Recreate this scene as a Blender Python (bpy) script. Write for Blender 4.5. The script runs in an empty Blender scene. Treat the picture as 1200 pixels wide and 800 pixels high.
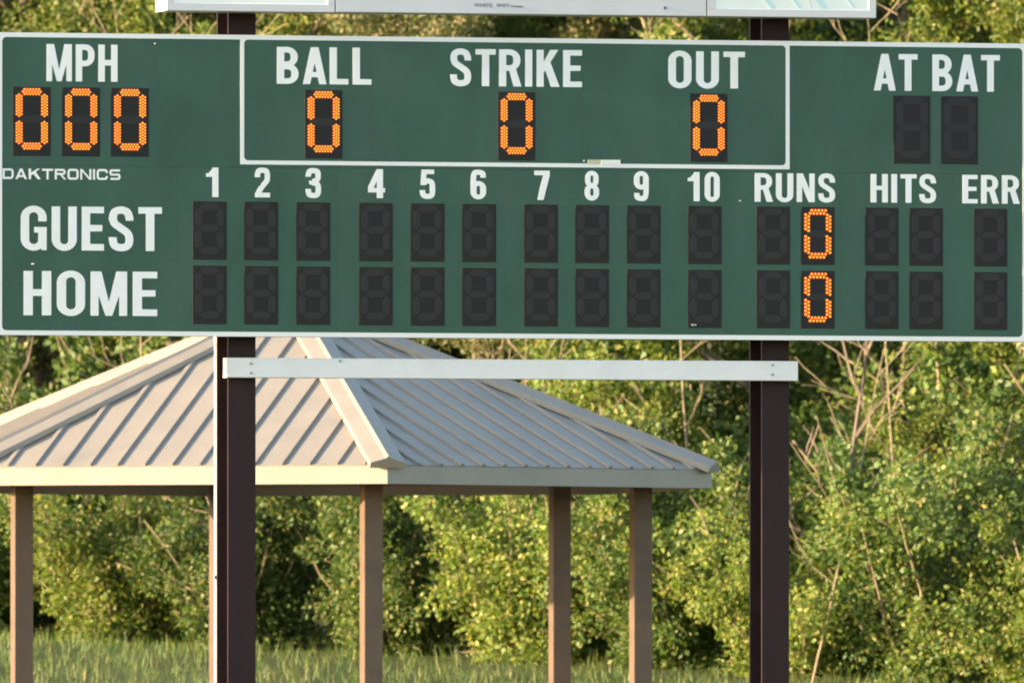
import bpy, math, random
import numpy as np
from mathutils import Vector, Matrix
from mathutils.geometry import tessellate_polygon

S = bpy.context.scene
COL = S.collection
rad = math.radians

# ------------------------------------------------------------------ camera
VIEW = rad(16.0)                       # camera stands left of the board's normal
DIST, FPX, YAW, PITCH = 150.0, 22060.3, -0.000225, 0.0228594
CAM = Vector((-math.sin(VIEW)*DIST, -math.cos(VIEW)*DIST, 1.4445))
FWD = Vector((math.sin(VIEW+YAW)*math.cos(PITCH), math.cos(VIEW+YAW)*math.cos(PITCH), math.sin(PITCH)))
RGT = FWD.cross(Vector((0, 0, 1))).normalized()
UPV = RGT.cross(FWD)
cd = bpy.data.cameras.new('camera'); cam = bpy.data.objects.new('camera', cd); COL.objects.link(cam)
cam.matrix_world = Matrix((( RGT.x, UPV.x, -FWD.x, CAM.x), (RGT.y, UPV.y, -FWD.y, CAM.y),
                           (RGT.z, UPV.z, -FWD.z, CAM.z), (0, 0, 0, 1)))
cd.sensor_width = 36.0; cd.lens = 36.0*FPX/1200.0; cd.clip_start = 1.0; cd.clip_end = 6000.0
cd.dof.use_dof = True; cd.dof.focus_distance = DIST; cd.dof.aperture_fstop = 6.5
S.camera = cam

# ------------------------------------------------------------------ sky, sun, exposure
SUN_AZ = Vector((-1.0, -0.012, 0)).normalized()      # towards the sun, low from the board's MPH end
SUN_EL = rad(9.3)
w = bpy.data.worlds.new('World'); S.world = w; w.use_nodes = True
nt = w.node_tree; bg = nt.nodes['Background']
sky = nt.nodes.new('ShaderNodeTexSky'); sky.sky_type = 'NISHITA'; sky.sun_disc = False
sky.sun_elevation = SUN_EL; sky.sun_rotation = math.atan2(SUN_AZ.x, SUN_AZ.y)
sky.air_density = 1.0; sky.dust_density = 1.0; sky.ozone_density = 0.85
nt.links.new(sky.outputs[0], bg.inputs[0]); bg.inputs[1].default_value = 0.15
sl = bpy.data.lights.new('sun', 'SUN'); sl.energy = 4.5; sl.angle = rad(0.53); sl.color = (1.0, 0.77, 0.50)
so = bpy.data.objects.new('sun', sl); COL.objects.link(so)
sd = Vector((SUN_AZ.x*math.cos(SUN_EL), SUN_AZ.y*math.cos(SUN_EL), math.sin(SUN_EL)))
so.rotation_euler = sd.to_track_quat('Z', 'Y').to_euler(); so.location = (-30, -20, 30)
S.view_settings.view_transform = 'Standard'; S.view_settings.look = 'None'
S.view_settings.gamma = 1.0; S.cycles.filter_width = 1.9
S.view_settings.exposure = 2.2; S.view_settings.use_curve_mapping = False

# ------------------------------------------------------------------ helpers
def ray(x, y):
    return (FWD + RGT*((x-600.0)/FPX) + UPV*((400.0-y)/FPX)).normalized()
def hit(x, y, Y=0.0):                   # photo pixel -> point on the vertical plane y = Y
    d = ray(x, y); t = (Y-CAM.y)/d.y; return CAM + d*t
def at(x, y, depth):                    # photo pixel -> point at a distance along the view
    d = ray(x, y); return CAM + d*(depth/d.dot(FWD))
RH = Vector((RGT.x, RGT.y, 0)).normalized(); FH = Vector((FWD.x, FWD.y, 0)).normalized()
def spot(u, d):                         # u metres to the side, d metres beyond the board
    return RH*u + FH*d

def tag(o, label=None, cat=None, group=None, kind=None):
    if label: o['label'] = label
    if cat: o['category'] = cat
    if group: o['group'] = group
    if kind: o['kind'] = kind
    return o
def link(name, me, mat=None, parent=None):
    o = bpy.data.objects.new(name, me); COL.objects.link(o)
    if mat is not None and me is not None and not me.materials:
        for m in (mat if isinstance(mat, (list, tuple)) else [mat]): me.materials.append(m)
    if parent is not None: o.parent = parent
    return o
def empty(name, loc=(0, 0, 0)):
    o = bpy.data.objects.new(name, None); COL.objects.link(o); o.location = loc; o.empty_display_size = 0.2
    return o
def npmesh(name, V, F, mi=None):
    """V (n,3), F (m,k) same k"""
    V = np.asarray(V, np.float32); F = np.asarray(F, np.int32)
    me = bpy.data.meshes.new(name); k = F.shape[1]
    me.vertices.add(len(V)); me.vertices.foreach_set('co', V.ravel())
    me.loops.add(F.size); me.loops.foreach_set('vertex_index', F.ravel())
    me.polygons.add(len(F)); me.polygons.foreach_set('loop_start', np.arange(0, F.size, k, dtype=np.int32))
    if mi is not None: me.polygons.foreach_set('material_index', np.asarray(mi, np.int32))
    me.update(calc_edges=True); me.validate()
    return me
class MB:
    def __init__(s): s.v = []; s.f = []; s.m = []
    def add(s, v, f, m=0):
        n = len(s.v); s.v += [tuple(p) for p in v]; s.f += [[i+n for i in q] for q in f]; s.m += [m]*len(f)
    def box(s, x0, x1, y0, y1, z0, z1, m=0):
        s.add([(x0,y0,z0),(x1,y0,z0),(x1,y1,z0),(x0,y1,z0),(x0,y0,z1),(x1,y0,z1),(x1,y1,z1),(x0,y1,z1)],
              [(0,3,2,1),(4,5,6,7),(0,1,5,4),(1,2,6,5),(2,3,7,6),(3,0,4,7)], m)
    def cbox(s, x0, x1, y0, y1, z0, z1, c, m=0):
        """box whose front (y0) edges are chamfered by c"""
        v = [(x0+c,y0,z0+c),(x1-c,y0,z0+c),(x1-c,y0,z1-c),(x0+c,y0,z1-c),
             (x0,y0+c,z0),(x1,y0+c,z0),(x1,y0+c,z1),(x0,y0+c,z1),
             (x0,y1,z0),(x1,y1,z0),(x1,y1,z1),(x0,y1,z1)]
        f = [(0,1,2,3)]
        for a in (0, 4):
            for i in range(4):
                j = (i+1) % 4; f.append((a+4+i, a+4+j, a+j, a+i))
        f.append((11,10,9,8)); s.add(v, f, m)
    def prism(s, pts, y0, y1, m=0):
        """outline in x,z (counter-clockwise seen from -y) pushed from y0 (front) to y1"""
        n = len(pts); v = [(x,y0,z) for x,z in pts]+[(x,y1,z) for x,z in pts]
        f = [tuple(range(n)), tuple(range(2*n-1, n-1, -1))]
        f += [(n+i, n+(i+1)%n, (i+1)%n, i) for i in range(n)]
        s.add(v, f, m)
    def tube(s, pts, rads, n=6, m=0):
        base = len(s.v); P = [Vector(p) for p in pts]
        for i, p in enumerate(P):
            t = (P[min(i+1, len(P)-1)]-P[max(i-1, 0)]).normalized()
            a = t.cross(Vector((0.31, 0.17, 0.93)) if abs(t.z) < 0.95 else Vector((1, 0.1, 0))).normalized(); b = t.cross(a)
            for k in range(n):
                q = 2*math.pi*k/n; s.v.append(tuple(p+(a*math.cos(q)+b*math.sin(q))*rads[i]))
        for i in range(len(P)-1):
            for k in range(n):
                k2 = (k+1) % n
                s.f.append((base+i*n+k, base+i*n+k2, base+(i+1)*n+k2, base+(i+1)*n+k)); s.m.append(m)
        s.f.append(tuple(base+k for k in range(n-1, -1, -1))); s.m.append(m)
        s.f.append(tuple(base+(len(P)-1)*n+k for k in range(n))); s.m.append(m)
    def mesh(s, name):
        me = bpy.data.meshes.new(name); me.from_pydata(s.v, [], s.f)
        me.polygons.foreach_set('material_index', s.m); me.update(); return me
    def build(s, name, mat, parent=None):
        return link(name, s.mesh(name), mat, parent)

# ------------------------------------------------------------------ materials
def mat_new(name):
    m = bpy.data.materials.new(name); m.use_nodes = True
    return m, m.node_tree, m.node_tree.nodes['Principled BSDF']
def surf(name, col, rough=0.55, var=0.12, scale=6.0, stretch=(1, 1, 1), spec=0.4, metal=0.0, bump=0.0, dirt=None, dirt_amt=0.0, dscale=2.0, bscale=60.0):
    m, t, p = mat_new(name); N = t.nodes; L = t.links
    tc = N.new('ShaderNodeTexCoord'); mp = N.new('ShaderNodeMapping'); mp.inputs['Scale'].default_value = stretch
    L.new(tc.outputs['Object'], mp.inputs[0])
    n = N.new('ShaderNodeTexNoise'); n.inputs['Scale'].default_value = scale; n.inputs['Detail'].default_value = 6; n.inputs['Roughness'].default_value = 0.65
    L.new(mp.outputs[0], n.inputs['Vector'])
    cr = N.new('ShaderNodeValToRGB'); e = cr.color_ramp.elements
    e[0].position = 0.28; e[1].position = 0.72
    e[0].color = (*[c*(1-var) for c in col], 1); e[1].color = (*[min(1, c*(1+var)) for c in col], 1)
    L.new(n.outputs['Fac'], cr.inputs[0]); out = cr.outputs[0]
    if dirt:
        n2 = N.new('ShaderNodeTexNoise'); n2.inputs['Scale'].default_value = dscale; n2.inputs['Detail'].default_value = 8; n2.inputs['Roughness'].default_value = 0.7
        L.new(mp.outputs[0], n2.inputs['Vector'])
        r2 = N.new('ShaderNodeMapRange'); r2.inputs[1].default_value = 0.48; r2.inputs[2].default_value = 0.75; r2.inputs[4].default_value = dirt_amt
        L.new(n2.outputs['Fac'], r2.inputs[0])
        mx = N.new('ShaderNodeMixRGB'); L.new(r2.outputs[0], mx.inputs[0]); L.new(out, mx.inputs[1]); mx.inputs[2].default_value = (*dirt, 1)
        out = mx.outputs[0]
    L.new(out, p.inputs['Base Color'])
    rr = N.new('ShaderNodeMapRange'); rr.inputs[3].default_value = max(0.05, rough-0.1); rr.inputs[4].default_value = min(1, rough+0.1)
    L.new(n.outputs['Fac'], rr.inputs[0]); L.new(rr.outputs[0], p.inputs['Roughness'])
    p.inputs['Specular IOR Level'].default_value = spec; p.inputs['Metallic'].default_value = metal
    if bump:
        n3 = N.new('ShaderNodeTexNoise'); n3.inputs['Scale'].default_value = bscale; n3.inputs['Detail'].default_value = 3
        L.new(tc.outputs['Object'], n3.inputs['Vector'])
        b = N.new('ShaderNodeBump'); b.inputs['Strength'].default_value = bump; b.inputs['Distance'].default_value = 0.01
        L.new(n3.outputs['Fac'], b.inputs['Height']); L.new(b.outputs[0], p.inputs['Normal'])
    return m
def glow(name, col, strength):
    m, t, p = mat_new(name); p.inputs['Base Color'].default_value = (*[c*0.3 for c in col], 1); p.inputs['Roughness'].default_value = 0.35
    p.inputs['Emission Color'].default_value = (*col, 1); p.inputs['Emission Strength'].default_value = strength
    return m
def leafmat(name, cols, trans=0.35):
    m, t, p = mat_new(name); N = t.nodes; L = t.links
    g = N.new('ShaderNodeNewGeometry'); cr = N.new('ShaderNodeValToRGB')
    el = cr.color_ramp.elements
    while len(el) < len(cols): el.new(0.5)
    for i, (pos, c) in enumerate(cols): el[i].position = pos; el[i].color = (*c, 1)
    L.new(g.outputs['Random Per Island'], cr.inputs[0])
    oi = N.new('ShaderNodeObjectInfo'); hs = N.new('ShaderNodeHueSaturation')
    mr = N.new('ShaderNodeMapRange'); mr.inputs[3].default_value = 0.75; mr.inputs[4].default_value = 1.2
    L.new(oi.outputs['Random'], mr.inputs[0]); L.new(mr.outputs[0], hs.inputs['Value']); L.new(cr.outputs[0], hs.inputs['Color'])
    L.new(hs.outputs[0], p.inputs['Base Color']); p.inputs['Roughness'].default_value = 0.5; p.inputs['Specular IOR Level'].default_value = 0.3
    tr = N.new('ShaderNodeBsdfTranslucent'); bc = N.new('ShaderNodeMixRGB'); bc.blend_type = 'MULTIPLY'; bc.inputs[0].default_value = 1
    L.new(hs.outputs[0], bc.inputs[1]); bc.inputs[2].default_value = (1.2, 1.3, 0.6, 1); L.new(bc.outputs[0], tr.inputs['Color'])
    mix = N.new('ShaderNodeMixShader'); mix.inputs[0].default_value = trans
    L.new(p.outputs[0], mix.inputs[1]); L.new(tr.outputs[0], mix.inputs[2])
    L.new(mix.outputs[0], N['Material Output'].inputs[0])
    return m

M = {}
M['green']  = surf('green_enamel', (0.0315, 0.083, 0.061), 0.5, 0.2, 2.2, (1, 1, 0.45), 0.35, dirt=(0.056, 0.092, 0.080), dirt_amt=0.65, dscale=1.3, bump=0.05, bscale=9)
M['white']  = surf('white_vinyl', (0.785, 0.775, 0.80), 0.5, 0.03, 5, dirt=(0.6, 0.6, 0.57), dirt_amt=0.35, dscale=4)
M['trim']   = surf('white_trim', (0.75, 0.735, 0.75), 0.45, 0.04, 5, dirt=(0.55, 0.54, 0.5), dirt_amt=0.4, dscale=5)
M['alu']    = surf('painted_aluminium', (0.60, 0.585, 0.62), 0.45, 0.04, 3, dirt=(0.5, 0.49, 0.47), dirt_amt=0.35, dscale=2)
M['lip']    = surf('sign_frame_metal', (0.62, 0.605, 0.635), 0.45, 0.05, 3, dirt=(0.45, 0.44, 0.42), dirt_amt=0.4, dscale=3)
M['rail']   = surf('rail_paint', (0.76, 0.735, 0.755), 0.5, 0.04, 3, dirt=(0.6, 0.58, 0.55), dirt_amt=0.35, dscale=4)
M['acryl']  = surf('sign_acrylic', (0.80, 0.82, 0.80), 0.3, 0.02, 2)
M['blue']   = surf('pale_blue_print', (0.50, 0.68, 0.73), 0.35, 0.05, 4)
M['ink']    = surf('grey_ink', (0.12, 0.12, 0.13), 0.6, 0.1, 9)
M['module'] = surf('black_module', (0.0165, 0.0155, 0.0165), 0.75, 0.15, 12, spec=0.3)
M['seg']    = surf('dark_segment', (0.0215, 0.0200, 0.0215), 0.7, 0.1, 30, spec=0.35)
M['dot']    = surf('dark_led', (0.030, 0.029, 0.030), 0.6, 0.1, 30)
M['glowseg'] = surf('led_glow_tinted_plate', (0.075, 0.022, 0.012), 0.5, 0.12, 30)  # plate of lit segments: the leds' glow is painted in as reddish base colour
M['led']    = glow('amber_led', (1.0, 0.16, 0.002), 0.20)
M['ledcore'] = glow('amber_led_core', (1.0, 0.47, 0.05), 0.32)
M['post']   = surf('dark_brown_steel', (0.021, 0.0095, 0.0115), 0.6, 0.2, 3, (1, 1, 0.4), 0.22, dirt=(0.045, 0.022, 0.016), dirt_amt=0.3, dscale=5, bump=0.1, bscale=40)
M['bolt']   = surf('galvanised', (0.33, 0.33, 0.33), 0.5, 0.2, 40, metal=0.5)
M['cabinet'] = surf('cabinet_back', (0.05, 0.085, 0.07), 0.6, 0.1, 3)
M['tape']   = surf('beige_strip', (0.50, 0.47, 0.33), 0.6, 0.15, 20)
M['paper']  = surf('white_strip', (0.72, 0.72, 0.68), 0.6, 0.1, 20)
M['roof']   = surf('tan_roof_metal', (0.235, 0.205, 0.172), 0.5, 0.07, 2, spec=0.5, dirt=(0.165, 0.148, 0.13), dirt_amt=0.6, dscale=1.5, bump=0.05, bscale=5)
M['wood']   = surf('deck_wood', (0.20, 0.13, 0.08), 0.7, 0.25, 4, (1, 12, 1))
M['beam']   = surf('brown_beam', (0.10, 0.065, 0.045), 0.6, 0.2, 5)
M['slab']   = surf('concrete', (0.33, 0.32, 0.30), 0.85, 0.12, 3, bump=0.2)
M['bark']   = surf('grey_brown_bark', (0.125, 0.10, 0.078), 0.85, 0.35, 8, (1, 1, 0.25), 0.2, bump=0.5, bscale=30)
M['twig']   = surf('pale_twig', (0.27, 0.21, 0.14), 0.8, 0.3, 6, spec=0.2)
M['ground'] = surf('grass_ground', (0.060, 0.072, 0.028), 0.95, 0.4, 0.7, spec=0.1, dirt=(0.13, 0.10, 0.06), dirt_amt=0.8, dscale=0.25, bump=0.8, bscale=3)
M['leaf_a'] = leafmat('leaf_yellow_green', [(0, (0.070, 0.125, 0.030)), (0.45, (0.135, 0.195, 0.042)), (0.85, (0.23, 0.25, 0.06)), (1, (0.35, 0.28, 0.11))], 0.4)
M['leaf_b'] = leafmat('leaf_mid_green', [(0, (0.055, 0.108, 0.034)), (0.5, (0.100, 0.160, 0.042)), (0.9, (0.185, 0.215, 0.056)), (1, (0.28, 0.24, 0.10))], 0.35)
M['leaf_c'] = leafmat('leaf_olive', [(0, (0.075, 0.110, 0.042)), (0.5, (0.140, 0.160, 0.058)), (0.85, (0.25, 0.21, 0.095)), (1, (0.36, 0.27, 0.15))], 0.35)

# ------------------------------------------------------------------ ground: one sheet out to the horizon
def smooth(a, b, x):
    t = min(1, max(0, (x-a)/(b-a))); return t*t*(3-2*t)
def gz(x, y):
    d = x*FH.x + y*FH.y; u = x*RH.x + y*RH.y
    z = 1.95*smooth(4, 19, d) + 0.9*smooth(30, 44, d) + 11.0*smooth(50, 105, d)
    return z + 0.08*math.sin(u*0.7+d*0.31)*smooth(30, 50, d)
def axis(lo, hi, a, b, step):
    v = list(np.arange(a, b+1e-6, step)); s = step
    while v[-1] < hi: s *= 1.35; v.append(v[-1]+s)
    s = step
    while v[0] > lo: s *= 1.35; v.insert(0, v[0]-s)
    return v
us = axis(-3000, 3000, -30, 30, 1.5); ds = axis(-1500, 3000, 0, 112, 1.5)
gv = []
for d in ds:
    for u in us:
        p = spot(u, d); gv.append((p.x, p.y, gz(p.x, p.y)))
nu = len(us)
gf = [(j*nu+i, j*nu+i+1, (j+1)*nu+i+1, (j+1)*nu+i) for j in range(len(ds)-1) for i in range(nu-1)]
tag(link('ground', npmesh('ground', gv, gf), M['ground']), kind='structure')

# ------------------------------------------------------------------ lettering: outlines from signed distances
XS, YS, RES = None, None, 1/105.0
def sdbox(X, Y, x0, y0, x1, y1):
    return np.maximum(np.maximum(x0-X, X-x1), np.maximum(y0-Y, Y-y1))
def sdr(X, Y, x0, y0, x1, y1, r):
    r = min(r, (x1-x0)/2, (y1-y0)/2)
    qx = np.abs(X-(x0+x1)/2)-(x1-x0)/2+r; qy = np.abs(Y-(y0+y1)/2)-(y1-y0)/2+r
    return np.hypot(np.maximum(qx, 0), np.maximum(qy, 0))+np.minimum(np.maximum(qx, qy), 0)-r
def sdpoly(X, Y, pts):
    cx = sum(p[0] for p in pts)/len(pts); cy = sum(p[1] for p in pts)/len(pts); d = None
    for i in range(len(pts)):
        ax, ay = pts[i]; bx, by = pts[(i+1) % len(pts)]
        nx, ny = by-ay, ax-bx; l = math.hypot(nx, ny) or 1; nx /= l; ny /= l
        if (cx-ax)*nx+(cy-ay)*ny > 0: nx, ny = -nx, -ny
        e = (X-ax)*nx+(Y-ay)*ny; d = e if d is None else np.maximum(d, e)
    return d
def sdstroke(X, Y, pts, wd):
    P = [np.array(p, float) for p in pts]; Q = []
    ext = [2*P[0]-P[1]]+P+[2*P[-1]-P[-2]]
    for i in range(1, len(ext)-2):
        for t in np.linspace(0, 1, 9)[:-1]:
            a, b, c, d = ext[i-1:i+3]
            Q.append(0.5*(2*b+(c-a)*t+(2*a-5*b+4*c-d)*t*t+(3*b-a-3*c+d)*t**3))
    Q.append(P[-1]); D = None
    for a, b in zip(Q[:-1], Q[1:]):
        v = b-a; L = max(v@v, 1e-9); t = np.clip(((X-a[0])*v[0]+(Y-a[1])*v[1])/L, 0, 1)
        e = np.hypot(X-a[0]-t*v[0], Y-a[1]-t*v[1]); D = e if D is None else np.minimum(D, e)
    return D-wd/2
def glyph_field(ch, X, Y, W, s, t):
    U = lambda *a: np.minimum.reduce(a)
    cut = lambda a, b: np.maximum(a, -b)
    B = lambda *a: sdbox(X, Y, *a)
    Pl = lambda *p: sdpoly(X, Y, p)
    ring = lambda x0, y0, x1, y1, r: cut(sdr(X, Y, x0, y0, x1, y1, r), sdr(X, Y, x0+s, y0+t, x1-s, y1-t, max(r-s, 0.045)))
    dsh = lambda x0, y0, x1, y1, r: np.maximum(sdr(X, Y, x0-1, y0, x1, y1, r), x0-X)
    bowl = lambda x0, y0, x1, y1, r: cut(dsh(x0, y0, x1, y1, r), dsh(x0+s, y0+t, x1-s, y1-t, max(r-s, 0.05)))
    o = 0.012; R = W*0.5
    if ch == 'M':
        k = s*0.86; m = W/2
        return U(B(0, 0, k, 1), B(W-k, 0, W, 1), Pl((0, 1), (k*1.35, 1), (m+k*0.42, 0), (m-k*0.42, 0)), Pl((W, 1), (W-k*1.35, 1), (m-k*0.42, 0), (m+k*0.42, 0)))
    if ch == 'W':
        k = s*0.8; q = W/4
        return U(*[Pl((a, 1), (a+k, 1), (b+k, 0), (b, 0)) for a, b in ((0, q-k/2), (2*q-k/2, q-k/2), (2*q-k/2, 3*q-k/2), (W-k, 3*q-k/2))])
    if ch == 'P': return U(B(0, 0, s, 1), bowl(0, 0.41, W, 1, R*1.0))
    if ch == 'B': return U(B(0, 0, s, 1), bowl(0, 0, W, 0.545, R), bowl(0, 0.455, W*0.965, 1, R))
    if ch == 'D': return U(B(0, 0, s, 1), bowl(0, 0, W, 1, 0.34))
    if ch == 'R': return U(B(0, 0, s, 1), bowl(0, 0.42, W*0.98, 1, R), Pl((W*0.42, 0.52), (W*0.42+s, 0.52), (W*1.03, 0), (W*1.03-s*1.1, 0)))
    if ch == 'H': return U(B(0, 0, s, 1), B(W-s, 0, W, 1), B(0, 0.5-t*0.42, W, 0.5+t*0.58))
    if ch == 'I': return B(0, 0, s, 1)
    if ch == 'L': return U(B(0, 0, s, 1), B(0, 0, W, t))
    if ch == 'T': return U(B(W/2-s/2, 0, W/2+s/2, 1), B(0, 1-t, W, 1))
    if ch == 'E': return U(B(0, 0, s, 1), B(0, 0, W, t), B(0, 1-t, W, 1), B(0, 0.5-t*0.42, W*0.93, 0.5+t*0.55))
    if ch == 'F': return U(B(0, 0, s, 1), B(0, 1-t, W, 1), B(0, 0.46, W*0.93, 0.46+t))
    if ch == 'K': return U(B(0, 0, s, 1), Pl((s*0.8, 0.32), (s*0.8, 0.60), (W-s*1.2, 1), (W*0.98, 1)), Pl((W*0.33, 0.57), (W*0.60, 0.70), (W*1.04, 0), (W*1.04-s*1.22, 0)))
    if ch == 'A': return U(Pl((0, 0), (s, 0), (W/2+s*0.45, 1), (W/2-s*0.52, 1)), Pl((W, 0), (W-s, 0), (W/2-s*0.45, 1), (W/2+s*0.52, 1)), B(W*0.22, 0.19, W*0.78, 0.19+t*0.92))
    if ch == 'N': return U(B(0, 0, s*0.92, 1), B(W-s*0.92, 0, W, 1), Pl((0, 1), (s*1.05, 1), (W, 0), (W-s*1.05, 0)))
    if ch == 'Y': return U(B(W/2-s/2, 0, W/2+s/2, 0.45), Pl((0, 1), (s*1.1, 1), (W/2+s/2, 0.4), (W/2-s/2, 0.4)), Pl((W, 1), (W-s*1.1, 1), (W/2-s/2, 0.4), (W/2+s/2, 0.4)))
    if ch in 'O0': return ring(0, -o, W, 1+o, R if W < 0.8 else 0.3)
    if ch == 'U': return np.maximum(ring(0, -o, W, 1.9, R if W < 0.8 else 0.3), Y-1)
    if ch == 'C': return cut(ring(0, -o, W, 1+o, R if W < 0.8 else 0.3), B(W-s*1.4, 0.36, W+1, 0.64))
    if ch == 'G': return U(cut(ring(0, -o, W, 1+o, R), B(W*0.56, 0.40, W+1, 0.655)), B(W*0.52, 0.40, W, 0.40+t*0.85), B(W-s*0.62, 0, W, 0.47))
    k = (s+t)/2; h = k/2
    if ch == 'S':
        if W > 0.8:
            return U(B(0.1, 0, W-0.2, t), B(0.2, 1-t, W-0.05, 1), B(0.2, 0.5-t/2, W-0.2, 0.5+t/2),
                     cut(ring(0, 0.5-t/2, W*0.9, 1, 0.25), B(W*0.5, 0, 3, 2)), cut(ring(W*0.1, 0, W, 0.5+t/2, 0.25), B(-1, -1, W*0.5, 2)))
        a, b = h, W-h
        f = sdstroke(X, Y, [(b, 0.66), (b-0.005, 0.76), (W*0.74, 0.885), (W/2, 1+o-h), (W*0.24, 0.885), (a+0.005, 0.755), (W*0.24, 0.62), (W*0.5, 0.515),
                            (W*0.77, 0.395), (b-0.003, 0.25), (W*0.76, 0.115), (W/2, h-o), (W*0.24, 0.115), (a+0.004, 0.24), (a, 0.335)], k)
        return cut(cut(f, B(W*0.62, 0.568, 2, 0.685)), B(-1, 0.31, W*0.38, 0.428))
    if ch == '1':
        return U(B(W-s, 0, W, 1), Pl((0, 0.685), (W-s*0.5, 0.685), (W-s*0.5, 0.84), (0, 0.80)), Pl((W*0.18, 0.80), (W-s*0.5, 0.80), (W-s*0.5, 1), (W-s*0.80, 1)))
    if ch == '2':
        f = sdstroke(X, Y, [(h, 0.66), (h+0.005, 0.78), (W*0.27, 0.90), (W/2, 1+o-h), (W*0.76, 0.89), (W-h, 0.74), (W*0.78, 0.56), (W*0.5, 0.38), (W*0.30, 0.22), (h*1.1, 0.04)], k)
        f = cut(cut(f, B(-1, 0.4, W*0.4, 0.68)), B(-1, -1, 2, 0)); return U(f, B(0.01, 0, W, t))
    if ch == '3':
        f = sdstroke(X, Y, [(h, 0.70), (h, 0.78), (W*0.27, 0.90), (W*0.5, 1+o-h), (W*0.76, 0.89), (W-h*1.1, 0.755), (W*0.74, 0.61), (W*0.40, 0.535)], k)
        g = sdstroke(X, Y, [(W*0.40, 0.52), (W*0.76, 0.46), (W-h, 0.28), (W*0.76, 0.115), (W*0.5, h-o), (W*0.25, 0.11), (h, 0.24), (h, 0.32)], k)
        return cut(cut(U(f, g), B(-1, 0.58, W*0.42, 0.715)), B(-1, 0.30, W*0.42, 0.44))
    if ch == '4':
        return U(B(W*0.53, 0, W*0.53+s, 1), B(0, 0.20, W*1.04, 0.20+t*0.95), Pl((0, 0.22), (0, 0.22+t*1.1), (W*0.53, 1), (W*0.53+s*0.6, 1), (W*0.53+s*0.3, 0.75), (W*0.30, 0.3)))
    if ch == '5':
        g = sdstroke(X, Y, [(W*0.30, 0.55), (W*0.5, 0.61), (W*0.77, 0.55), (W-h, 0.33), (W*0.77, 0.12), (W*0.5, h-o), (W*0.25, 0.11), (h, 0.23), (h, 0.31)], k)
        g = cut(g, B(-1, 0.29, W*0.42, 0.425))
        return U(g, B(W*0.12, 1-t, W*0.93, 1), Pl((W*0.12, 1), (W*0.12+s*0.85, 1), (W*0.06+s*0.85, 0.46), (W*0.05, 0.46)))
    if ch in '69':
        Z = Y if ch == '6' else 1-Y; Q = X if ch == '6' else W-X
        r1 = cut(sdr(Q, Z, 0, -o, W, 0.62, R), sdr(Q, Z, s, t-o, W-s, 0.62-t, max(R-s, 0.05)))
        f = sdstroke(Q, Z, [(h, 0.32), (h, 0.66), (W*0.25, 0.885), (W*0.5, 1+o-h), (W*0.77, 0.88), (W-h*1.1, 0.74)], k)
        f = cut(f, sdbox(Q, Z, W*0.55, 0.55, 2, 0.735)); return U(r1, f)
    if ch == '7': return U(B(0, 1-t, W, 1), Pl((W-s*1.1, 1-t), (W, 1), (W, 1-t), (W*0.52+s*0.2, 0), (W*0.20, 0), (W*0.36, 0.42)))
    if ch == '8':
        r1 = cut(sdr(X, Y, 0, -o, W, 0.57, R), sdr(X, Y, s, t*0.95, W-s, 0.57-t, max(R-s, 0.05)))
        r2 = cut(sdr(X, Y, W*0.035, 0.43, W*0.965, 1+o, R), sdr(X, Y, s*1.05, 0.43+t, W-s*1.05, 1-t*0.9, max(R-s, 0.05)))
        return U(r1, r2)
    raise KeyError(ch)
def contours(F, X0, Y0, st):
    H, Wd = F.shape; I = F < 0; segs = {}
    q = I[:-1, :-1]*1+I[:-1, 1:]*2+I[1:, 1:]*4+I[1:, :-1]*8
    TBL = {1: [(3, 0)], 2: [(0, 1)], 3: [(3, 1)], 4: [(1, 2)], 5: [(3, 2), (1, 0)], 6: [(0, 2)], 7: [(3, 2)], 8: [(2, 3)], 9: [(2, 0)],
           10: [(0, 3), (2, 1)], 11: [(2, 1)], 12: [(1, 3)], 13: [(1, 0)], 14: [(0, 3)]}
    for j, i in zip(*np.nonzero((q > 0) & (q < 15))):
        for a, b in TBL[int(q[j, i])]:
            ek = lambda e: ((j, i, 0), (j, i+1, 1), (j+1, i, 0), (j, i, 1))[e]
            segs[ek(a)] = ek(b)
    def pos(e):
        j, i, v = e; a = F[j, i]; b = F[j+1, i] if v else F[j, i+1]; t = a/(a-b)
        return (X0+(i+(0 if v else t))*st, Y0+(j+(t if v else 0))*st)
    loops = []
    while segs:
        k0 = next(iter(segs)); k = k0; L = []
        while k in segs: L.append(pos(k)); k = segs.pop(k)
        if len(L) > 6: loops.append(L)
    return loops
def simplify(L, tol):
    n = len(L); a = 0; b = max(range(n), key=lambda i: (L[i][0]-L[0][0])**2+(L[i][1]-L[0][1])**2)
    def dp(seq):
        if len(seq) < 3: return seq[:-1]
        (x0, y0), (x1, y1) = seq[0], seq[-1]; l = math.hypot(x1-x0, y1-y0) or 1e-9
        dd = [abs((x-x0)*(y1-y0)-(y-y0)*(x1-x0))/l for x, y in seq]; m = max(range(len(seq)), key=lambda i: dd[i])
        if dd[m] < tol: return [seq[0]]
        return dp(seq[:m+1])+dp(seq[m:])
    return dp(L[:b+1])+dp(L[b:]+[L[0]])
GW = dict(M=0.70, P=0.52, H=0.53, B=0.53, A=0.58, L=0.46, S=0.52, T=0.50, R=0.54, I=0.20, K=0.55, E=0.47, O=0.54, U=0.53, G=0.55, N=0.55,
          W=0.8, Y=0.55, C=0.53, D=0.53)
GC = {}
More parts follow.
